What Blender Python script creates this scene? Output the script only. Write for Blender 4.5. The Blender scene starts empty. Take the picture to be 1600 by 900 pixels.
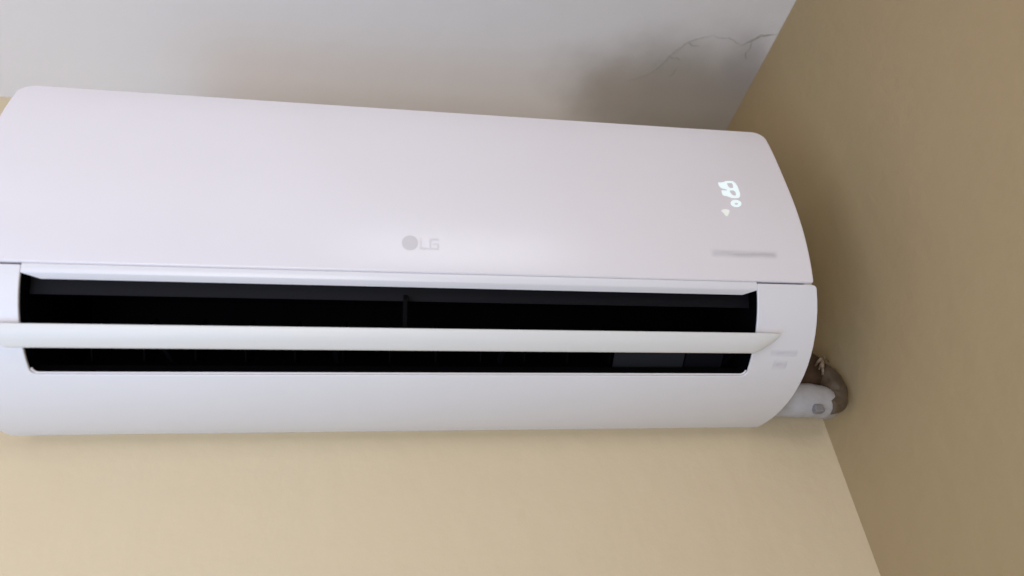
import bpy, bmesh, math, random
from mathutils import Vector, Matrix
from mathutils.geometry import delaunay_2d_cdt
random.seed(4)
sc = bpy.context.scene
col = sc.collection

# ------------------------------------------------------------------ camera
R = [(0.98846655, -0.13628514, -0.06603212), (0.02316072, 0.56694638, -0.82342904), (0.14965781, 0.81240271, 0.56356399)]
CAM = Vector((-0.42120, -0.69598, -0.27351))
cd = bpy.data.cameras.new('camera')
cam = bpy.data.objects.new('camera', cd); col.objects.link(cam)
M = Matrix.Identity(4)
for r in range(3):
    M[r][0] = R[0][r]; M[r][1] = -R[1][r]; M[r][2] = -R[2][r]; M[r][3] = CAM[r]
cam.matrix_world = M
cd.sensor_width = 36.0
cd.lens = 970.70 / 1600 * 36.0
cd.clip_start = 0.01; cd.clip_end = 100
cd.dof.use_dof = True
cd.dof.focus_distance = 0.68
cd.dof.aperture_fstop = 2.8
sc.camera = cam

# ------------------------------------------------------------------ light
w = bpy.data.worlds.new('World'); sc.world = w; w.use_nodes = True
bg = w.node_tree.nodes['Background']
bg.inputs[0].default_value = (0.92, 0.93, 1.0, 1); bg.inputs[1].default_value = 0.015

def area(name, loc, target, sx, sy, power, color, spread=180):
    l = bpy.data.lights.new(name, 'AREA'); l.shape = 'RECTANGLE'; l.size = sx; l.size_y = sy
    l.energy = power; l.color = color; l.spread = math.radians(spread)
    o = bpy.data.objects.new(name, l); col.objects.link(o); o.location = loc
    o.rotation_euler = (Vector(target) - Vector(loc)).to_track_quat('-Z', 'Y').to_euler()
    return o
# the window of the room, low and to the left of the unit
area('window_light', (-1.9, -1.0, -0.40), (-0.7, 0.0, 0.1), 1.0, 1.2, 6.8, (0.96, 0.86, 1.0))
# added fill lamp, low and in front of the unit
area('front_fill_light', (-0.95, -1.42, -0.85), (-0.85, 0.0, 0.1), 0.9, 0.8, 12.6, (1.0, 0.96, 0.92))
# added lamp, placed so its soft reflection lies on the middle of the panel
area('panel_highlight_light', (-0.28, -2.0, 0.24), (-0.45, 0.0, 0.15), 0.8, 0.62, 5.2, (0.98, 0.96, 1.0))
# sky light from the left thrown up by the floor
area('floor_bounce', (-1.3, -0.7, -1.0), (-0.7, 0.0, 0.3), 0.8, 0.6, 6.2, (0.42, 0.68, 1.0))

sc.view_settings.view_transform = 'Standard'
sc.view_settings.look = 'None'
sc.view_settings.exposure = 0.02
sc.view_settings.gamma = 1.0

# ------------------------------------------------------------------ materials
def mat(name, color, rough=0.5, bump=None, spec=0.5, mottled=None, emit=None, coat=0.0):
    m = bpy.data.materials.new(name); m.use_nodes = True
    nt = m.node_tree; b = nt.nodes['Principled BSDF']
    b.inputs['Base Color'].default_value = (*color, 1)
    b.inputs['Roughness'].default_value = rough
    b.inputs['Specular IOR Level'].default_value = spec
    b.inputs['Coat Weight'].default_value = coat
    if emit:
        b.inputs['Emission Color'].default_value = (*emit[0], 1); b.inputs['Emission Strength'].default_value = emit[1]
    tc = nt.nodes.new('ShaderNodeTexCoord')
    if mottled:
        c2, scale, amount = mottled
        n = nt.nodes.new('ShaderNodeTexNoise'); n.inputs['Scale'].default_value = scale; n.inputs['Detail'].default_value = 4
        n.inputs['Roughness'].default_value = 0.55
        nt.links.new(tc.outputs['Object'], n.inputs['Vector'])
        mr = nt.nodes.new('ShaderNodeMapRange'); mr.inputs[1].default_value = 0.35; mr.inputs[2].default_value = 0.65
        mr.inputs[3].default_value = 0; mr.inputs[4].default_value = amount
        nt.links.new(n.outputs['Fac'], mr.inputs[0])
        mx = nt.nodes.new('ShaderNodeMix'); mx.data_type = 'RGBA'
        mx.inputs[6].default_value = (*color, 1); mx.inputs[7].default_value = (*c2, 1)
        nt.links.new(mr.outputs[0], mx.inputs[0]); nt.links.new(mx.outputs[2], b.inputs['Base Color'])
    if bump:
        scale, strength, dist = bump
        n = nt.nodes.new('ShaderNodeTexNoise'); n.inputs['Scale'].default_value = scale; n.inputs['Detail'].default_value = 5
        nt.links.new(tc.outputs['Object'], n.inputs['Vector'])
        bp = nt.nodes.new('ShaderNodeBump'); bp.inputs['Strength'].default_value = strength; bp.inputs['Distance'].default_value = dist
        nt.links.new(n.outputs['Fac'], bp.inputs['Height']); nt.links.new(bp.outputs[0], b.inputs['Normal'])
    return m

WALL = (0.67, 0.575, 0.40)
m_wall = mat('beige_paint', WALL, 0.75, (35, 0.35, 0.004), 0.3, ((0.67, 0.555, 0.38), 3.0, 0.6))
m_wall_shaded = mat('shaded_beige_paint', (0.415, 0.322, 0.182), 0.75, (35, 0.35, 0.004), 0.3, ((0.425, 0.312, 0.178), 3.0, 0.45))  # same beige paint darkened: the right wall's shade is put into its colour
m_white = mat('white_plastic', (0.80, 0.785, 0.84), 0.24, (240, 0.03, 0.0005), 0.5, ((0.78, 0.76, 0.81), 6.0, 0.5))
m_white2 = mat('white_housing_plastic', (0.77, 0.78, 0.845), 0.32, (240, 0.05, 0.0005), 0.5, ((0.75, 0.755, 0.81), 6.0, 0.5))
m_vane = mat('warm_white_plastic', (0.73, 0.745, 0.76), 0.40, (240, 0.04, 0.0005), 0.5, ((0.71, 0.72, 0.73), 8.0, 0.5))
m_black = mat('black_duct_plastic', (0.0018, 0.0018, 0.003), 0.8, None, 0.03)
m_louver = mat('dark_louver_plastic', (0.0028, 0.0034, 0.0065), 0.6, None, 0.15)
m_louver2 = mat('grey_louver_plastic', (0.012, 0.014, 0.019), 0.6, (60, 0.2, 0.001), 0.3)
m_post = mat('black_post_plastic', (0.002, 0.002, 0.003), 0.8, None, 0.08)
m_cap = mat('casing_plastic', (0.62, 0.61, 0.60), 0.5)
m_logo = mat('grey_logo_print', (0.65, 0.635, 0.68), 0.45)
m_logo2 = mat('pale_logo_print', (0.725, 0.71, 0.755), 0.45)
m_led = mat('lit_display_digits', (0.3, 0.3, 0.3), 0.4, emit=((0.80, 0.95, 0.98), 0.78))
m_ledw = mat('lit_display_icon', (0.3, 0.3, 0.3), 0.4, emit=((0.93, 0.95, 0.90), 0.62))
m_brown = mat('brown_foam_insulation', (0.045, 0.024, 0.012), 0.8, (70, 0.6, 0.004), 0.3, ((0.07, 0.042, 0.025), 30, 0.9))
m_film = mat('brown_tape', (0.07, 0.048, 0.029), 0.5, (45, 0.6, 0.005), 0.5, ((0.11, 0.08, 0.055), 35, 0.9))
m_pvc = mat('grey_white_tape', (0.42, 0.42, 0.44), 0.5, (55, 0.6, 0.004), 0.5, ((0.33, 0.32, 0.33), 28, 0.9))
m_tan = mat('torn_tan_paper', (0.44, 0.35, 0.26), 0.8, (120, 0.7, 0.003), 0.2, ((0.13, 0.085, 0.055), 90, 1.0))
m_clip = mat('grey_clip', (0.21, 0.205, 0.215), 0.6)
m_crack = mat('dirty_crack_edge', (0.36, 0.345, 0.31), 0.9)

def soft_print(name, color, strength, wave):
    """faint printed lettering too small to read: soft-edged ink"""
    m = bpy.data.materials.new(name); m.use_nodes = True
    nt = m.node_tree; b = nt.nodes['Principled BSDF']; out = nt.nodes['Material Output']
    b.inputs['Base Color'].default_value = (*color, 1); b.inputs['Roughness'].default_value = 0.45
    uv = nt.nodes.new('ShaderNodeUVMap'); sp = nt.nodes.new('ShaderNodeSeparateXYZ'); nt.links.new(uv.outputs[0], sp.inputs[0])
    def ramp(sock, edge):
        a = nt.nodes.new('ShaderNodeMath'); a.operation = 'PINGPONG'; a.inputs[1].default_value = 0.5
        nt.links.new(sock, a.inputs[0])
        r = nt.nodes.new('ShaderNodeMapRange'); r.interpolation_type = 'SMOOTHSTEP'
        r.inputs[1].default_value = 0.0; r.inputs[2].default_value = edge
        nt.links.new(a.outputs[0], r.inputs[0]); return r.outputs[0]
    mul = nt.nodes.new('ShaderNodeMath'); mul.operation = 'MULTIPLY'
    nt.links.new(ramp(sp.outputs[0], 0.10), mul.inputs[0]); nt.links.new(ramp(sp.outputs[1], 0.5), mul.inputs[1])
    n = nt.nodes.new('ShaderNodeTexNoise'); n.noise_dimensions = '2D'; n.inputs['Scale'].default_value = wave; n.inputs['Detail'].default_value = 2
    nt.links.new(uv.outputs[0], n.inputs['Vector'])
    mr = nt.nodes.new('ShaderNodeMapRange'); mr.inputs[1].default_value = 0.3; mr.inputs[2].default_value = 0.7
    mr.inputs[3].default_value = strength * 0.6; mr.inputs[4].default_value = strength
    nt.links.new(n.outputs['Fac'], mr.inputs[0])
    m2 = nt.nodes.new('ShaderNodeMath'); m2.operation = 'MULTIPLY'
    nt.links.new(mul.outputs[0], m2.inputs[0]); nt.links.new(mr.outputs[0], m2.inputs[1])
    tr = nt.nodes.new('ShaderNodeBsdfTransparent'); mx = nt.nodes.new('ShaderNodeMixShader')
    nt.links.new(m2.outputs[0], mx.inputs[0]); nt.links.new(tr.outputs[0], mx.inputs[1]); nt.links.new(b.outputs[0], mx.inputs[2])
    nt.links.new(mx.outputs[0], out.inputs[0])
    return m
m_print = soft_print('faint_grey_print', (0.52, 0.52, 0.55), 0.34, 3)
m_print2 = soft_print('faint_lilac_print', (0.57, 0.56, 0.65), 0.26, 2)

# ceiling paint: white with a damp stain round the cracked corner, enlarged to paint in shade there
def ceiling_material():
    m = mat('ceiling_paint', (0.80, 0.79, 0.80), 0.85, (22, 0.25, 0.005), 0.2)
    nt = m.node_tree; b = nt.nodes['Principled BSDF']
    tc = nt.nodes.new('ShaderNodeTexCoord')
    def blob(cx, cy, sx, sy, warp=0.35):
        n = nt.nodes.new('ShaderNodeTexNoise'); n.inputs['Scale'].default_value = 9; n.inputs['Detail'].default_value = 4
        nt.links.new(tc.outputs['Object'], n.inputs['Vector'])
        mp = nt.nodes.new('ShaderNodeMapping'); mp.vector_type = 'POINT'
        mp.inputs['Location'].default_value = (-cx / sx, -cy / sy, 0); mp.inputs['Scale'].default_value = (1 / sx, 1 / sy, 0)
        nt.links.new(tc.outputs['Object'], mp.inputs[0])
        ln = nt.nodes.new('ShaderNodeVectorMath'); ln.operation = 'LENGTH'; nt.links.new(mp.outputs[0], ln.inputs[0])
        ad = nt.nodes.new('ShaderNodeMath'); ad.operation = 'MULTIPLY_ADD'; ad.inputs[1].default_value = warp * 2
        nt.links.new(n.outputs['Fac'], ad.inputs[0]); nt.links.new(ln.outputs['Value'], ad.inputs[2])
        r = nt.nodes.new('ShaderNodeMapRange'); r.interpolation_type = 'SMOOTHSTEP'
        r.inputs[1].default_value = 1.65; r.inputs[2].default_value = 0.75
        nt.links.new(ad.outputs[0], r.inputs[0]); return r.outputs[0]
    prev = None
    base = (0.80, 0.79, 0.80)
    for (cx, cy, sx, sy, c, k) in ((0.01, -0.075, 0.21, 0.13, (0.36, 0.335, 0.30), 0.85),
                                   (-0.11, -0.105, 0.05, 0.045, (0.46, 0.42, 0.38), 0.5),
                                   (0.075, -0.15, 0.04, 0.055, (0.40, 0.38, 0.39), 0.6)):
        f = nt.nodes.new('ShaderNodeMath'); f.operation = 'MULTIPLY'; f.inputs[1].default_value = k
        nt.links.new(blob(cx, cy, sx, sy), f.inputs[0])
        mx = nt.nodes.new('ShaderNodeMix'); mx.data_type = 'RGBA'
        nt.links.new(f.outputs[0], mx.inputs[0])
        if prev: nt.links.new(prev, mx.inputs[6])
        else: mx.inputs[6].default_value = (*base, 1)
        mx.inputs[7].default_value = (*c, 1); prev = mx.outputs[2]
    nt.links.new(prev, b.inputs['Base Color'])
    return m
m_ceil = ceiling_material()

# ------------------------------------------------------------------ helpers
def link(name, me, m, parent=None):
    o = bpy.data.objects.new(name, me); col.objects.link(o)
    if m: me.materials.append(m)
    if parent: o.parent = parent
    return o

def box(name, lo, hi, m, parent=None, bevel=0.0):
    bm = bmesh.new(); bmesh.ops.create_cube(bm, size=1)
    for v in bm.verts:
        v.co = Vector([(lo[i] + hi[i]) / 2 + v.co[i] * (hi[i] - lo[i]) for i in range(3)])
    if bevel: bmesh.ops.bevel(bm, geom=bm.edges[:], offset=bevel, segments=2, affect='EDGES', profile=0.5)
    me = bpy.data.meshes.new(name); bm.to_mesh(me); bm.free()
    return link(name, me, m, parent)

def smooth(me, angle=35):
    for p in me.polygons: p.use_smooth = True
    me.set_sharp_from_angle(angle=math.radians(angle))

def tube(name, pts, radii, m, parent=None, seg=24, caps=True, wobble=0.0):
    """tube along a smoothed path"""
    P = [Vector(p) for p in pts]
    n = len(P); path = []; rad = []
    for i in range(n - 1):
        p0 = P[max(i - 1, 0)]; p1 = P[i]; p2 = P[i + 1]; p3 = P[min(i + 2, n - 1)]
        k = 8
        for j in range(k + (i == n - 2)):
            t = j / k
            path.append(0.5 * ((2 * p1) + (p2 - p0) * t + (2 * p0 - 5 * p1 + 4 * p2 - p3) * t * t + (-p0 + 3 * p1 - 3 * p2 + p3) * t ** 3))
            rad.append(radii[i] * (1 - t) + radii[i + 1] * t)
    bm = bmesh.new(); rings = []
    up = Vector((0, 0, 1))
    for i, p in enumerate(path):
        d = (path[min(i + 1, len(path) - 1)] - path[max(i - 1, 0)]).normalized()
        a = up - d * up.dot(d)
        if a.length < 1e-4: a = Vector((0, 1, 0))
        a.normalize(); up = a; b = d.cross(a)
        ring = []
        for k in range(seg):
            th = 2 * math.pi * k / seg
            rr = rad[i] * (1 + wobble * math.sin(3 * th + i * 0.35) * 0.5 + wobble * math.sin(i * 1.1) * 0.5)
            ring.append(bm.verts.new(p + (a * math.cos(th) + b * math.sin(th)) * rr))
        rings.append(ring)
    for r0, r1 in zip(rings, rings[1:]):
        for k in range(seg): bm.faces.new((r0[k], r1[k], r1[(k + 1) % seg], r0[(k + 1) % seg]))
    if caps: bm.faces.new(rings[0]); bm.faces.new(rings[-1][::-1])
    bmesh.ops.recalc_face_normals(bm, faces=bm.faces[:])
    me = bpy.data.meshes.new(name); bm.to_mesh(me); bm.free(); smooth(me, 50)
    return link(name, me, m, parent)

def tag(o, label, cat, group=None, kind=None):
    if label: o['label'] = label
    if cat: o['category'] = cat
    if group: o['group'] = group
    if kind: o['kind'] = kind
    return o

# ------------------------------------------------------------------ room
GX, ZC = 0.10167, 0.53558          # right wall, ceiling
c = box('ceiling', (-3.0, -3.0, ZC), (GX, 0.0, ZC + 0.1), m_ceil); c['kind'] = 'structure'
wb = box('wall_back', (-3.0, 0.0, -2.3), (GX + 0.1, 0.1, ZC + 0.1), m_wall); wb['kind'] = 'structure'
wr = box('wall_right', (GX, -3.0, -2.3), (GX + 0.1, 0.0, ZC + 0.1), m_wall_shaded); wr['kind'] = 'structure'

def crack(pts, width, lift):
    """a lifted flake edge of the ceiling paint: a thin tapering wedge hanging below the ceiling"""
    bm = bmesh.new(); P = [Vector((x, y, 0)) for x, y in pts]; rows = []
    q = []
    for a, b in zip(P, P[1:]):
        for j in range(5): q.append(a.lerp(b, j / 5) + Vector((random.uniform(-1, 1), random.uniform(-1, 1), 0)) * 0.0007)
    q.append(P[-1])
    n = len(q)
    for i, p in enumerate(q):
        d = (q[min(i + 1, n - 1)] - q[max(i - 1, 0)]).normalized(); s = Vector((-d.y, d.x, 0))
        t = math.sin(math.pi * min(max(i / (n - 1), 0.03), 0.97)) * random.uniform(0.65, 1.1)
        wdt = width * t
        rows.append([bm.verts.new(p + s * wdt * 0.5 + Vector((0, 0, ZC - 0.0002))),
                     bm.verts.new(p + Vector((0, 0, ZC - lift * t - 0.0003))),
                     bm.verts.new(p - s * wdt * 0.5 + Vector((0, 0, ZC - 0.0002)))])
    for a, b in zip(rows, rows[1:]):
        for k in range(2): bm.faces.new((a[k], a[k + 1], b[k + 1], b[k]))
        bm.faces.new((a[2], a[0], b[0], b[2]))
    bm.faces.new(rows[0]); bm.faces.new(rows[-1][::-1])
    bmesh.ops.recalc_face_normals(bm, faces=bm.faces[:])
    me = bpy.data.meshes.new('paint_crack'); bm.to_mesh(me); bm.free()
    return link('paint_crack', me, m_crack, c)
crack([(-0.1047, -0.1085), (-0.084, -0.1178), (-0.0699, -0.1309), (-0.0606, -0.1419), (-0.0514, -0.1597), (-0.041, -0.1732), (-0.0306, -0.1858), (-0.0135, -0.1938), (0.0016, -0.2)], 0.0030, 0.0014)
crack([(-0.0514, -0.1597), (-0.0450, -0.1560), (-0.0375, -0.1585), (-0.030, -0.1520)], 0.0018, 0.0007)
crack([(0.0016, -0.2), (0.015, -0.1965), (0.030, -0.1985), (0.045, -0.1915), (0.0545, -0.1873)], 0.0008, 0.0003)
crack([(-0.0306, -0.1858), (-0.022, -0.1800), (-0.010, -0.1815)], 0.0014, 0.0006)
crack([(0.0663, -0.198), (0.070, -0.186), (0.066, -0.174), (0.074, -0.165)], 0.0018, 0.0008)
crack([(-0.0396, -0.1232), (-0.0353, -0.1295), (-0.0313, -0.1401)], 0.004, 0.001)
crack([(0.0533, -0.1873), (0.0663, -0.198), (0.0776, -0.2066), (0.1005, -0.2115)], 0.0045, 0.0012)

# ------------------------------------------------------------------ cross-section of the unit (y depth, z height)
PR = [(-0.2205, 0.3012), (-0.222, 0.2914), (-0.2231, 0.2815), (-0.2239, 0.2715), (-0.2243, 0.2616), (-0.2246, 0.2516), (-0.2247, 0.2417), (-0.2247, 0.2317), (-0.2246, 0.2217), (-0.2245, 0.2118), (-0.2244, 0.2018), (-0.2241, 0.1919), (-0.2238, 0.1819), (-0.2232, 0.172), (-0.2223, 0.1621), (-0.2212, 0.1522), (-0.2198, 0.1423), (-0.218, 0.1325), (-0.2159, 0.1228), (-0.2135, 0.1131), (-0.2107, 0.1035), (-0.2076, 0.094), (-0.204, 0.0847), (-0.2, 0.0756), (-0.1953, 0.0668), (-0.19, 0.0584), (-0.1841, 0.0504), (-0.1776, 0.0429), (-0.1706, 0.0358), (-0.163, 0.0292), (-0.155, 0.0232), (-0.1467, 0.0178), (-0.1379, 0.0131), (-0.1289, 0.0089), (-0.1195, 0.0054), (-0.11, 0.0025), (-0.1003, 0.0001), (-0.0905, -0.0018), (-0.0806, -0.0032), (-0.0707, -0.0041), (-0.0607, -0.0046), (-0.0508, -0.0047), (-0.0408, -0.0043), (-0.0309, -0.0036), (-0.021, -0.0025), (-0.0111, -0.001)]
DS = 0.44817975 / (len(PR) - 1)
def prof(s):
    i = min(max(int(s / DS), 0), len(PR) - 2); t = s / DS - i
    g = lambda k: Vector(PR[min(max(k, 0), len(PR) - 1)])
    if s < 0 or t > 1:                                     # straight beyond the ends
        a, b = (g(0), g(1)) if s < 0 else (g(i), g(i + 1))
        d = (b - a) / DS
        return (g(0) + d * s, d.normalized()) if s < 0 else (b + d * (t - 1) * DS, d.normalized())
    p0, p1, p2, p3 = g(i - 1), g(i), g(i + 1), g(i + 2)
    if i == 0: p0 = p1 * 2 - p2
    if i == len(PR) - 2: p3 = p2 * 2 - p1
    q = 0.5 * (2 * p1 + (p2 - p0) * t + (2 * p0 - 5 * p1 + 4 * p2 - p3) * t * t + (3 * p1 - p0 - 3 * p2 + p3) * t ** 3)
    d = 0.5 * ((p2 - p0) + 2 * (2 * p0 - 5 * p1 + 4 * p2 - p3) * t + 3 * (3 * p1 - p0 - 3 * p2 + p3) * t * t)
    return q, d.normalized()
def surf(x, s, h=0.0):
    """point on the front of the unit: x along it, s down it, h inwards; and the outward normal"""
    if s < 0.22: s2 = s + 0.0050 * math.exp(-((x + 0.34) / 0.17) ** 2) * (1 - max(s, 0) / 0.22)
    else: s2 = s
    q, d = prof(s2)
    n = Vector((0, d.y, -d.x))
    if n.y > 0: n = -n
    if s2 > 0.3: n = Vector((0, d.y, -d.x)); n = n if n.z < 0 else -n
    p = Vector((x, q.x, q.y))
    return p - n * h, n, Vector((0, d.x, d.y))

def arc(cx, cy, r, a0, a1, n=6):
    return [(cx + r * math.cos(math.radians(a0 + (a1 - a0) * i / n)), cy + r * math.sin(math.radians(a0 + (a1 - a0) * i / n))) for i in range(n + 1)]

def densify(loop, step=0.012):
    out = []
    for i, a in enumerate(loop):
        b = loop[(i + 1) % len(loop)]; L = math.dist(a, b); k = max(1, int(L / step))
        for j in range(k): out.append((a[0] + (b[0] - a[0]) * j / k, a[1] + (b[1] - a[1]) * j / k))
    return out

def inside(pt, poly):
    x, y = pt; r = False
    for i in range(len(poly)):
        x1, y1 = poly[i]; x2, y2 = poly[i - 1]
        if (y1 > y) != (y2 > y) and x < (x2 - x1) * (y - y1) / (y2 - y1) + x1: r = not r
    return r

def plate(name, outline, r, depth, m, parent, holes=(), h0=0.0, gridstep=(0.03, 0.006)):
    """a shell that follows the cross-section, cut to an outline in (x, s), with rounded rims turned inwards"""
    def prep(lp, ccw):
        lp = densify(lp)
        A = sum(lp[i - 1][0] * lp[i][1] - lp[i][0] * lp[i - 1][1] for i in range(len(lp)))
        if (A > 0) != ccw: lp = lp[::-1]
        nr = []
        for i in range(len(lp)):
            a, b, cc = lp[i - 1], lp[i], lp[(i + 1) % len(lp)]
            e1 = Vector((b[0] - a[0], b[1] - a[1])).normalized(); e2 = Vector((cc[0] - b[0], cc[1] - b[1])).normalized()
            t = (e1 + e2).normalized(); n = Vector((t.y, -t.x)); k = 1 / max(0.4, Vector((e1.y, -e1.x)).dot(n))
            nr.append((n, k))
        return lp, nr
    verts, norms, faces = [], [], []
    def add(x, s, h, n2, ct):
        p, n, d = surf(x, s, h + h0)
        verts.append(p); nn = n * (1 - ct) ** 0 * math.sqrt(max(0, 1 - ct * ct))
        if n2 is not None: nn = nn + (Vector((n2.x, 0, 0)) + d * n2.y) * ct
        norms.append(nn.normalized()); return len(verts) - 1
    K = 4 if r > 0 else 0
    cv, ce, cid = [], [], []
    polys = []
    for li, lp0 in enumerate([outline] + list(holes)):
        lp, nr = prep(lp0, li == 0)
        rings = []
        if depth: rings.append([add(lp[i][0], lp[i][1], depth, nr[i][0], 1.0) for i in range(len(lp))])
        for k in range(K + 1):
            th = math.pi / 2 * k / K if K else math.pi / 2
            ins = r * (1 - math.cos(th)); dep = r * (1 - math.sin(th))
            rings.append([add(lp[i][0] - nr[i][0].x * ins * nr[i][1], lp[i][1] - nr[i][0].y * ins * nr[i][1], dep, nr[i][0], math.cos(th)) for i in range(len(lp))])
        for a, b in zip(rings, rings[1:]):
            for i in range(len(a)):
                j = (i + 1) % len(a); faces.append((a[i], a[j], b[j], b[i]))
        flat = [(lp[i][0] - nr[i][0].x * r * nr[i][1], lp[i][1] - nr[i][0].y * r * nr[i][1]) for i in range(len(lp))]
        polys.append(flat); base = len(cv)
        for i, f in enumerate(flat): cv.append(Vector(f)); cid.append(rings[-1][i]); ce.append((base + i, base + (i + 1) % len(flat)))
    if gridstep:
        xs = [p[0] for p in polys[0]]; ys = [p[1] for p in polys[0]]
        x = min(xs) + gridstep[0] / 2
        while x < max(xs):
            y = min(ys) + gridstep[1] / 2
            while y < max(ys):
                ok = inside((x, y), polys[0]) and not any(inside((x, y), q) for q in polys[1:])
                if ok and min((x - q[0]) ** 2 + (y - q[1]) ** 2 for pl in polys for q in pl) > 0.0025 ** 2:
                    cv.append(Vector((x, y))); cid.append(None)
                y += gridstep[1]
            x += gridstep[0]
    ov, oe, of, vo, eo, fo = delaunay_2d_cdt(cv, ce, [], 0, 1e-7)
    idm = []
    for k, v in enumerate(ov):
        src = vo[k]; t = cid[src[0]] if src else None
        idm.append(t if t is not None else add(v.x, v.y, 0, None, 0.0))
    for f in of:
        cx = sum(ov[i].x for i in f) / len(f); cy = sum(ov[i].y for i in f) / len(f)
        if inside((cx, cy), polys[0]) and not any(inside((cx, cy), q) for q in polys[1:]):
            faces.append(tuple(idm[i] for i in f))
    me = bpy.data.meshes.new(name); me.from_pydata([tuple(v) for v in verts], [], faces)
    # orient faces along their normals
    bm = bmesh.new(); bm.from_mesh(me); bm.verts.ensure_lookup_table()
    for f in bm.faces:
        nn = Vector((0, 0, 0))
        for v in f.verts: nn += norms[v.index]
        if f.normal.dot(nn) < 0: f.normal_flip()
    bm.to_mesh(me); bm.free()
    for p in me.polygons: p.use_smooth = True
    me.normals_split_custom_set_from_vertices([tuple(n) for n in norms])
    return link(name, me, m, parent)

def loft(name, section, xl, xr, m, parent, closed=True, ang=35, caps=True):
    """section of (y, z) points run along x, every point with its own pair of ends"""
    bm = bmesh.new(); n = len(section); steps = 12; rows = []
    for k in range(steps + 1):
        t = k / steps; rows.append([bm.verts.new((xl[i] * (1 - t) + xr[i] * t, section[i][0], section[i][1])) for i in range(n)])
    for a, b in zip(rows, rows[1:]):
        for i in range(n if closed else n - 1):
            j = (i + 1) % n; bm.faces.new((a[i], a[j], b[j], b[i]))
    if closed and caps: bm.faces.new(rows[0][::-1]); bm.faces.new(rows[-1])
    bmesh.ops.recalc_face_normals(bm, faces=bm.faces[:])
    me = bpy.data.meshes.new(name); bm.to_mesh(me); bm.free(); smooth(me, ang)
    return link(name, me, m, parent)

# ------------------------------------------------------------------ the air conditioner
W = 0.837; CX = -W / 2
def mir(x): return -W - x
ac = bpy.data.objects.new('air_conditioner', None); col.objects.link(ac)
tag(ac, 'white wall-mounted split air conditioner blowing with its vane open and display lit', 'air conditioner')

# front panel, with the broad radius at its top corners
px0, px1, s0, s1 = -W + 0.0022, -0.0022, 0.0, 0.2203
pan = arc(px1 - 0.016, s0 + 0.016, 0.016, 0, -90, 8) + arc(px0 + 0.016, s0 + 0.016, 0.016, -90, -180, 8) \
    + arc(px0 + 0.003, s1 - 0.003, 0.003, 180, 90, 4) + arc(px1 - 0.003, s1 - 0.003, 0.003, 90, 0, 4)
panel = plate('front_panel', pan, 0.0024, 0.016, m_white, ac)

# housing round the outlet
xi = 0.0684; sb = 0.3264
hs = arc(-0.0035, 0.2221 + 0.0055, 0.0035, 0, -90, 5)[::1]
hs = [(0.0, 0.447), (0.0, 0.2221 + 0.0045)] + arc(-0.0045, 0.2221 + 0.0045, 0.0045, 0, -90, 5)[1:] \
    + [(-xi + 0.0012, 0.2221), (-xi, 0.2221 + 0.0012)] \
    + arc(-xi - 0.0065, sb - 0.0065, 0.0065, 0, 90, 6) \
    + arc(mir(-xi) + 0.0065, sb - 0.0065, 0.0065, 90, 180, 6) \
    + [(mir(-xi), 0.2221 + 0.0012), (mir(-xi) - 0.0012, 0.2221)] \
    + arc(-W + 0.0045, 0.2221 + 0.0045, 0.0045, -90, -180, 5) + [(-W, 0.447)]
housing = plate('housing', hs, 0.0011, 0.011, m_white2, ac)

# lip over the outlet: a narrow strip and, under it, a bevel turned into the duct
pl = [surf(0, 0.2196, 0.0060)[0], surf(0, 0.2202, 0.0026)[0], surf(0, 0.2207, 0.0009)[0], surf(0, 0.2214, 0.0002)[0], surf(0, 0.2222)[0], surf(0, 0.2285)[0], surf(0, 0.2295, 0.0006)[0]]
sec = [(p.y, p.z) for p in pl] + [(-0.1927, 0.0737), (-0.1900, 0.0765), (-0.192, 0.084)]
ex = [0] * 7 + [0.014, 0.014, 0.010]
loft('outlet_lip', sec, [mir(-xi) + 0.0004 + e for e in ex], [-xi - 0.0004 - e for e in ex], m_white2, ac, ang=38)

# black duct behind the outlet
du = [(-0.1915, 0.0835), (-0.165, 0.112), (-0.12, 0.135), (-0.080, 0.125), (-0.052, 0.090), (-0.058, 0.050), (-0.09, 0.024), (-0.1265, 0.0135)]
n_ = len(du)
bm = bmesh.new()
L_ = [bm.verts.new((mir(-xi) - 0.001, y, z)) for y, z in du]; R_ = [bm.verts.new((-xi + 0.001, y, z)) for y, z in du]
for i in range(n_ - 1): bm.faces.new((L_[i], L_[i + 1], R_[i + 1], R_[i]))
for side, x in ((L_, mir(-xi) - 0.001), (R_, -xi + 0.001)):
    fr = [bm.verts.new((x, surf(0, s, 0.0105)[0].y, surf(0, s, 0.0105)[0].z)) for s in (0.31, 0.29, 0.27, 0.25)]
    bm.faces.new(side + fr)
bmesh.ops.recalc_face_normals(bm, faces=bm.faces[:])
me = bpy.data.meshes.new('air_duct'); bm.to_mesh(me); bm.free()
link('air_duct', me, m_black, ac)
# inner rim of the opening, black a little way in
def ribbon_points(loop, ha, hb, name, m):
    bm = bmesh.new(); A = [bm.verts.new(surf(x, s, ha)[0]) for x, s in loop]; B = [bm.verts.new(surf(x, s, hb)[0]) for x, s in loop]
    for i in range(len(loop) - 1): bm.faces.new((A[i], A[i + 1], B[i + 1], B[i]))
    me = bpy.data.meshes.new(name); bm.to_mesh(me); bm.free(); smooth(me, 40); return link(name, me, m, ac)
rim = [(-xi - 0.0005, 0.2235)] + [(-xi - 0.0005, 0.2235 + k * 0.0096) for k in range(1, 10)] + arc(-xi - 0.0065, sb - 0.0070, 0.0060, 0, 90, 6) \
    + arc(mir(-xi) + 0.0065, sb - 0.0070, 0.0060, 90, 180, 6) + [(mir(-xi) + 0.0005, 0.2235 + k * 0.0096) for k in range(9, -1, -1)]
ribbon_points(rim, 0.0016, 0.013, 'outlet_rim', m_black)

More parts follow.
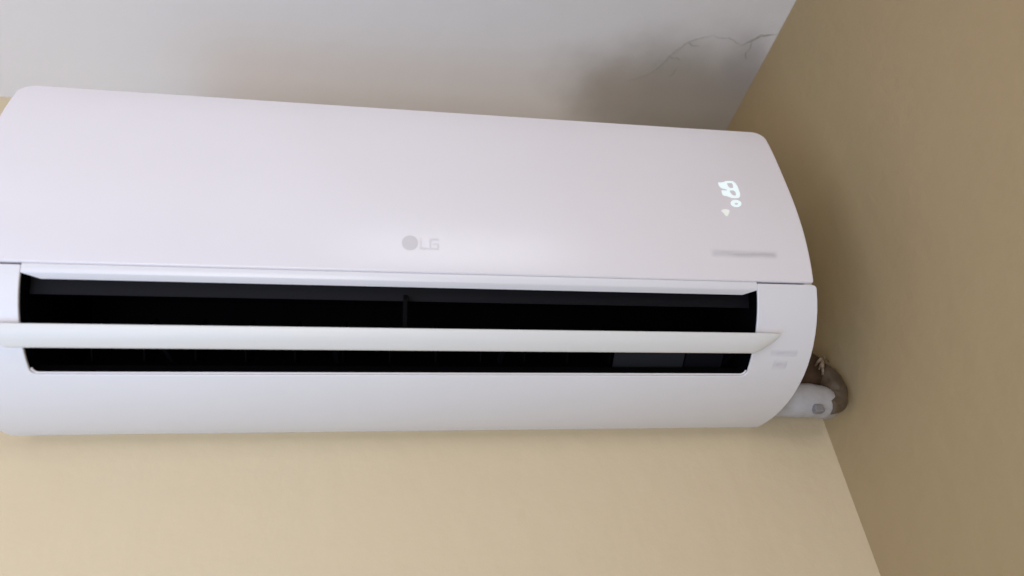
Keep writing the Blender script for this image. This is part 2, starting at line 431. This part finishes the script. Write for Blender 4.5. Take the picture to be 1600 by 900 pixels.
# pale bead along the lower edge
bead = [(-xi - 0.0022, 0.3195)] + arc(-xi - 0.0075, sb - 0.0072, 0.0055, 10, 90, 6) + [(-xi - 0.0075 - (W - 2 * xi - 0.015) * k / 20, sb - 0.0017) for k in range(1, 20)] \
    + arc(mir(-xi) + 0.0075, sb - 0.0072, 0.0055, 90, 170, 6) + [(mir(-xi) + 0.0022, 0.3195)]
tube('outlet_bead', [surf(x, s, 0.0010)[0] for x, s in bead], [0.0010] * len(bead), m_white, ac, seg=8)

# open vane: a pale blade standing in the outlet, tapering to a point over the housing at each end
def make_vane():
    A = Vector((-0.1812, 0.0322)); B = Vector((-0.1664, 0.0205))
    nose = []
    for k in range(7):                                # visible lower face, slightly bellied
        t = k / 6; p = A.lerp(B, t); bulge = 0.0016 * math.sin(math.pi * t)
        nose.append(p + Vector((-0.61, -0.79)) * bulge)
    back = [Vector((-0.1650, 0.0200)), Vector((-0.1634, 0.0200)), Vector((-0.1616, 0.0208)), Vector((-0.1608, 0.0222)), Vector((-0.1640, 0.0250)), Vector((-0.1705, 0.0302)), Vector((-0.1770, 0.0342)), Vector((-0.1805, 0.0348)), Vector((-0.1818, 0.0336))]
    S_ = nose + back; n = len(S_)
    T = Vector((-0.1800, 0.0338))
    ts = []
    xr0, xr1 = -0.0715, -0.0455
    xs = [(xr0 - (xr0 - CX) * k / 14, 0.0) for k in range(14, 0, -1)] + [(xr0 + (xr1 - xr0) * k / 14, k / 14) for k in range(15)]
    xs = [(2 * CX - x - 0.012, t) for x, t in xs[:0:-1]] + xs
    bm = bmesh.new(); rows = []
    for x, t in xs:
        f = max(0.0, 1 - t ** 1.15) ** 0.75 * 0.97 + 0.03
        rows.append([bm.verts.new((x, *(T + (p - T) * f))) for p in S_])
    for a, b in zip(rows, rows[1:]):
        for i in range(n): j = (i + 1) % n; bm.faces.new((a[i], a[j], b[j], b[i]))
    bm.faces.new(rows[0][::-1]); bm.faces.new(rows[-1])
    bmesh.ops.recalc_face_normals(bm, faces=bm.faces[:])
    me = bpy.data.meshes.new('air_vane'); bm.to_mesh(me); bm.free(); smooth(me, 60)
    o = link('air_vane', me, m_vane, ac)
    # the arms that carry it inside the duct
    for x in (-0.085, -0.335, -0.50, -0.655):
        box('vane_arm', (x - 0.002, -0.1645, 0.0285), (x + 0.002, -0.120, 0.0345), m_black, o)
    return o
vane = make_vane()

# dark louvres inside the outlet
def slab2(name, a, b, th, x0, x1, m):
    a = Vector(a); b = Vector(b); d = (b - a).normalized(); n = Vector((-d.y, d.x)) * th / 2
    sec = [a + n, b + n, b - n, a - n]
    return loft(name, [tuple(p) for p in sec], [x0] * 4, [x1] * 4, m, ac)
slab2('upper_louver', (-0.1845, 0.0815), (-0.1775, 0.0672), 0.0022, mir(-xi) + 0.001, -xi - 0.002, m_louver)
slab2('outlet_divider', (-0.1865, 0.0660), (-0.1560, 0.0400), 0.02, -0.4350, -0.4310, m_post)
slab2('deflector_plate', (-0.1480, 0.0420), (-0.1180, 0.0235), 0.002, -0.2130, -0.1345, m_louver2)
slab2('deflector_plate', (-0.1480, 0.0420), (-0.1180, 0.0235), 0.002, -0.1325, -0.0900, m_louver)
fin = None
for k in range(14):
    x = mir(-xi) + 0.035 + k * 0.0475
    if fin is None:
        bm = bmesh.new()
        pts = [(-0.128, 0.058), (-0.110, 0.085), (-0.080, 0.080), (-0.085, 0.048), (-0.108, 0.036)]
        a = [bm.verts.new((-0.0008, y, z)) for y, z in pts]; b = [bm.verts.new((0.0008, y, z)) for y, z in pts]
        bm.faces.new(a); bm.faces.new(b[::-1])
        for i in range(5): j = (i + 1) % 5; bm.faces.new((a[i], b[i], b[j], a[j]))
        bmesh.ops.recalc_face_normals(bm, faces=bm.faces[:])
        fm = bpy.data.meshes.new('swing_fin'); bm.to_mesh(fm); bm.free(); fm.materials.append(m_black)
        fin = True
    o = bpy.data.objects.new('swing_fin', fm); col.objects.link(o); o.location = (x, 0, 0); o.parent = ac

# casing behind the panel
def side_cap(x0, x1):
    pts = [(0.0, 0.296)]
    ptsf = [surf(0, s, 0.0035)[0] for s in [0.006 + k * 0.011 for k in range(40)]]
    pts += [(-0.216, 0.296)] + [(p.y, p.z) for p in ptsf] + [(-0.006, 0.004), (0.0, 0.004)]
    bm = bmesh.new(); a = [bm.verts.new((x0, y - 0.0002, z)) for y, z in pts]; b = [bm.verts.new((x1, y - 0.0002, z)) for y, z in pts]
    fa = [bm.faces.new(a), bm.faces.new(b[::-1])]
    for i in range(len(pts)): j = (i + 1) % len(pts); bm.faces.new((a[i], b[i], b[j], a[j]))
    bmesh.ops.triangulate(bm, faces=fa)
    bmesh.ops.recalc_face_normals(bm, faces=bm.faces[:])
    me = bpy.data.meshes.new('side_cap'); bm.to_mesh(me); bm.free(); return link('side_cap', me, m_cap, ac)
side_cap(-0.012, -0.0035); side_cap(-W + 0.0035, -W + 0.012)
box('top_cover', (-W + 0.012, -0.212, 0.288), (-0.012, -0.0002, 0.2935), m_cap, ac)
for k in range(9):
    box('intake_slat', (-W + 0.04, -0.19 + k * 0.02, 0.2935), (-0.04, -0.186 + k * 0.02, 0.297), m_cap, ac)
box('back_plate', (-W + 0.012, -0.006, 0.006), (-0.012, -0.0003, 0.288), m_cap, ac)

# ------------------------------------------------------------------ print and display on the panel
def patch(name, polys, holes, h, m, parent, thick=0.0):
    cv, ce, pls = [], [], []
    for lp in list(polys) + list(holes):
        base = len(cv)
        for q in lp: cv.append(Vector(q))
        for i in range(len(lp)): ce.append((base + i, base + (i + 1) % len(lp)))
    ov, oe, of, *_ = delaunay_2d_cdt(cv, ce, [], 0, 1e-8)
    vs = [surf(v.x, v.y, -h)[0] for v in ov]; fs = []
    for f in of:
        c_ = (sum(ov[i].x for i in f) / len(f), sum(ov[i].y for i in f) / len(f))
        if any(inside(c_, q) for q in polys) and not any(inside(c_, q) for q in holes): fs.append(tuple(f))
    me = bpy.data.meshes.new(name); me.from_pydata([tuple(v) for v in vs], [], fs)
    return link(name, me, m, parent)

def chaikin(lp, n=2):
    for _ in range(n):
        o = []
        for i, a in enumerate(lp):
            b = lp[(i + 1) % len(lp)]
            o += [(a[0] * .8 + b[0] * .2, a[1] * .8 + b[1] * .2), (a[0] * .2 + b[0] * .8, a[1] * .2 + b[1] * .8)]
        lp = o
    return lp
d3a = [(-0.08864, 0.0954), (-0.08462, 0.09575), (-0.07883, 0.09343), (-0.0783, 0.09644), (-0.0780, 0.10332), (-0.0780, 0.10542), (-0.08186, 0.1061), (-0.08257, 0.10488), (-0.08627, 0.10469), (-0.08852, 0.10146)]
d3b = [(-0.08727, 0.10727), (-0.08358, 0.10747), (-0.0790, 0.1074), (-0.0785, 0.11253), (-0.0780, 0.11452), (-0.08059, 0.11686), (-0.08366, 0.11564), (-0.08761, 0.11521), (-0.08791, 0.11107)]
d8 = [(-0.0800, 0.09345), (-0.07476, 0.09245), (-0.06962, 0.09264), (-0.06693, 0.0966), (-0.06619, 0.10133), (-0.06608, 0.10724), (-0.06606, 0.11143), (-0.06837, 0.11739), (-0.07417, 0.11822), (-0.07985, 0.1179), (-0.0807, 0.1148), (-0.0802, 0.10548), (-0.0802, 0.10048)]
h1 = [(-0.0786, 0.0958), (-0.0709, 0.0953), (-0.0717, 0.1035), (-0.0770, 0.1036)]
h2 = [(-0.0784, 0.1070), (-0.0712, 0.1067), (-0.0710, 0.1146), (-0.0764, 0.1146)]
patch('display_digit', [chaikin(d3a, 1), chaikin(d3b, 1)], [], 0.00020, m_led, panel)
patch('display_digit', [chaikin(d8, 1)], [chaikin(h1, 1), chaikin(h2, 1)], 0.00028, m_led, panel)
ring = [(-0.06839, 0.12562), (-0.06916, 0.1276), (-0.07081, 0.12933), (-0.07307, 0.13055), (-0.07561, 0.13107), (-0.07803, 0.13082), (-0.07999, 0.12984), (-0.08117, 0.12827), (-0.08141, 0.12635), (-0.08066, 0.12437), (-0.07902, 0.12263), (-0.07676, 0.1214), (-0.0742, 0.12087), (-0.07175, 0.12111), (-0.06979, 0.12211), (-0.0686, 0.12369)]
hole = [(-0.07235, 0.12625), (-0.07306, 0.12725), (-0.07438, 0.12792), (-0.07582, 0.128), (-0.07682, 0.12746), (-0.07701, 0.12651), (-0.0763, 0.12551), (-0.07497, 0.12485), (-0.07353, 0.12476), (-0.07253, 0.1253)]
patch('display_ring', [ring], [hole], 0.00022, m_led, panel)
wifi = [(-0.09568, 0.13694), (-0.09192, 0.13489), (-0.08784, 0.13453), (-0.08449, 0.13601), (-0.08782, 0.14212), (-0.09032, 0.14446), (-0.09193, 0.14269), (-0.09271, 0.14014)]
patch('display_icon', [chaikin(wifi, 1)], [], 0.00022, m_ledw, panel)

# emblem: a grey disc and two pale letters
cxl, csl = -0.4300, 0.1895
disc = [(cxl + 0.0079 * math.cos(a), csl + 0.0079 * math.sin(a)) for a in [2 * math.pi * k / 28 for k in range(28)]]
patch('emblem', [disc], [], 0.0002, m_logo, panel)
def stroke(pts, wd):
    out = []
    for (ax, ay), (bx, by) in zip(pts, pts[1:]):
        d = Vector((bx - ax, by - ay)); L = d.length; d.normalize(); n = Vector((-d.y, d.x)) * wd / 2; e = d * wd / 2
        a = Vector((ax, ay)) - e; b = Vector((bx, by)) + e
        out.append([tuple(a + n), tuple(b + n), tuple(b - n), tuple(a - n)])
    return out
lx, t_, b_ = -0.4195, 0.1850, 0.1950
for i, poly in enumerate((stroke([(lx, t_), (lx, b_), (lx + 0.0062, b_)], 0.0018), stroke([(lx + 0.0168, t_), (lx + 0.0092, t_), (lx + 0.0092, b_), (lx + 0.0168, b_), (lx + 0.0168, 0.1902), (lx + 0.0130, 0.1902)], 0.0018))):
    patch('emblem_letter', poly, [], 0.0002, m_logo2, panel)

def strip(name, x0, x1, sa, sb_, m, parent, h=0.0002):
    nx, ns = 10, 4; vs, fs, uv = [], [], []
    for j in range(ns + 1):
        for i in range(nx + 1):
            vs.append(tuple(surf(x0 + (x1 - x0) * i / nx, sa + (sb_ - sa) * j / ns, -h)[0])); uv.append((i / nx, j / ns))
    for j in range(ns):
        for i in range(nx):
            a = j * (nx + 1) + i; fs.append((a, a + 1, a + nx + 2, a + nx + 1))
    me = bpy.data.meshes.new(name); me.from_pydata(vs, [], fs); ul = me.uv_layers.new(name='UVMap')
    for lp in me.loops: ul.data[lp.index].uv = uv[lp.vertex_index]
    return link(name, me, m, parent)
strip('printed_line', -0.1190, -0.0385, 0.1840, 0.1962, m_print, panel)
strip('printed_line', -0.0500, -0.0160, 0.2915, 0.3025, m_print2, housing)
strip('printed_mark', -0.0430, -0.0250, 0.3040, 0.3190, m_print2, housing)

# ------------------------------------------------------------------ pipes beside the unit
bp_ = bpy.data.objects.new('insulated_pipe', None); col.objects.link(bp_)
bp_.location = (0.03, -0.05, 0.05)
tag(bp_, 'brown insulated refrigerant pipe bent into the wall behind the right end of the unit', 'pipe')
def at(o, ch):
    ch.parent = o; ch.matrix_parent_inverse = Matrix.Translation(-Vector(o.location)); return ch
at(bp_, tube('foam_sleeve', [(-0.02, -0.055, 0.053), (0.03, -0.055, 0.056), (0.062, -0.050, 0.056), (0.078, -0.025, 0.055), (0.080, -0.001, 0.055)], [0.026, 0.026, 0.026, 0.027, 0.027], m_brown, wobble=0.05))
at(bp_, tube('tape_sleeve', [(0.062, -0.068, 0.002), (0.079, -0.062, 0.012), (0.085, -0.058, 0.034), (0.081, -0.045, 0.056), (0.074, -0.02, 0.062)], [0.010, 0.015, 0.017, 0.017, 0.014], m_film, wobble=0.06))
def torn(pts, wd):
    bm = bmesh.new(); rows = []
    for i, p in enumerate(pts):
        p = Vector(p); d = (Vector(pts[min(i + 1, len(pts) - 1)]) - Vector(pts[max(i - 1, 0)])).normalized()
        v = (CAMDIR := Vector((0.0, -1, -0.6))).normalized(); s = d.cross(v).normalized() * wd[i]
        rows.append([bm.verts.new(p + s + v * 0.001), bm.verts.new(p + v * 0.0025), bm.verts.new(p - s + v * 0.0005), bm.verts.new(p - v * 0.002)])
    for a, b in zip(rows, rows[1:]):
        for k in range(4): bm.faces.new((a[k], a[(k + 1) % 4], b[(k + 1) % 4], b[k]))
    bm.faces.new(rows[0]); bm.faces.new(rows[-1][::-1]); bmesh.ops.recalc_face_normals(bm, faces=bm.faces[:])
    me = bpy.data.meshes.new('torn_tape'); bm.to_mesh(me); bm.free(); smooth(me, 70)
    return link('torn_tape', me, m_tan)
at(bp_, torn([(0.0640, -0.0780, 0.0380), (0.0652, -0.0805, 0.0440), (0.0676, -0.0810, 0.0520), (0.0700, -0.0800, 0.0580), (0.0764, -0.0760, 0.0635), (0.0844, -0.0695, 0.0655), (0.0924, -0.0620, 0.0645)], [0.0008, 0.0019, 0.0026, 0.0030, 0.0022, 0.0014, 0.0005]))
at(bp_, torn([(0.0556, -0.0815, 0.0480), (0.0604, -0.0825, 0.0530), (0.0660, -0.0820, 0.0570), (0.0716, -0.0795, 0.0620)], [0.0006, 0.0017, 0.0022, 0.0010]))
at(bp_, torn([(0.0588, -0.0818, 0.0435), (0.0620, -0.0825, 0.0480), (0.0668, -0.0820, 0.0540)], [0.0005, 0.0013, 0.0010]))

dp = bpy.data.objects.new('drain_pipe', None); col.objects.link(dp)
dp.location = (0.03, -0.06, 0.016)
tag(dp, 'short grey-white taped drain pipe coming out under the lower right corner of the unit', 'pipe')
at(dp, tube('drain_sleeve', [(-0.03, -0.050, 0.0165), (0.01, -0.054, 0.0165), (0.040, -0.058, 0.014), (0.062, -0.058, 0.012), (0.076, -0.048, 0.014), (0.080, -0.03, 0.022)], [0.0185, 0.0195, 0.0205, 0.020, 0.018, 0.015], m_pvc, wobble=0.03))
cl = box('pipe_clip', (0.040, -0.0775, -0.0085), (0.051, -0.0685, 0.0005), m_clip, None, 0.0012); at(dp, cl)
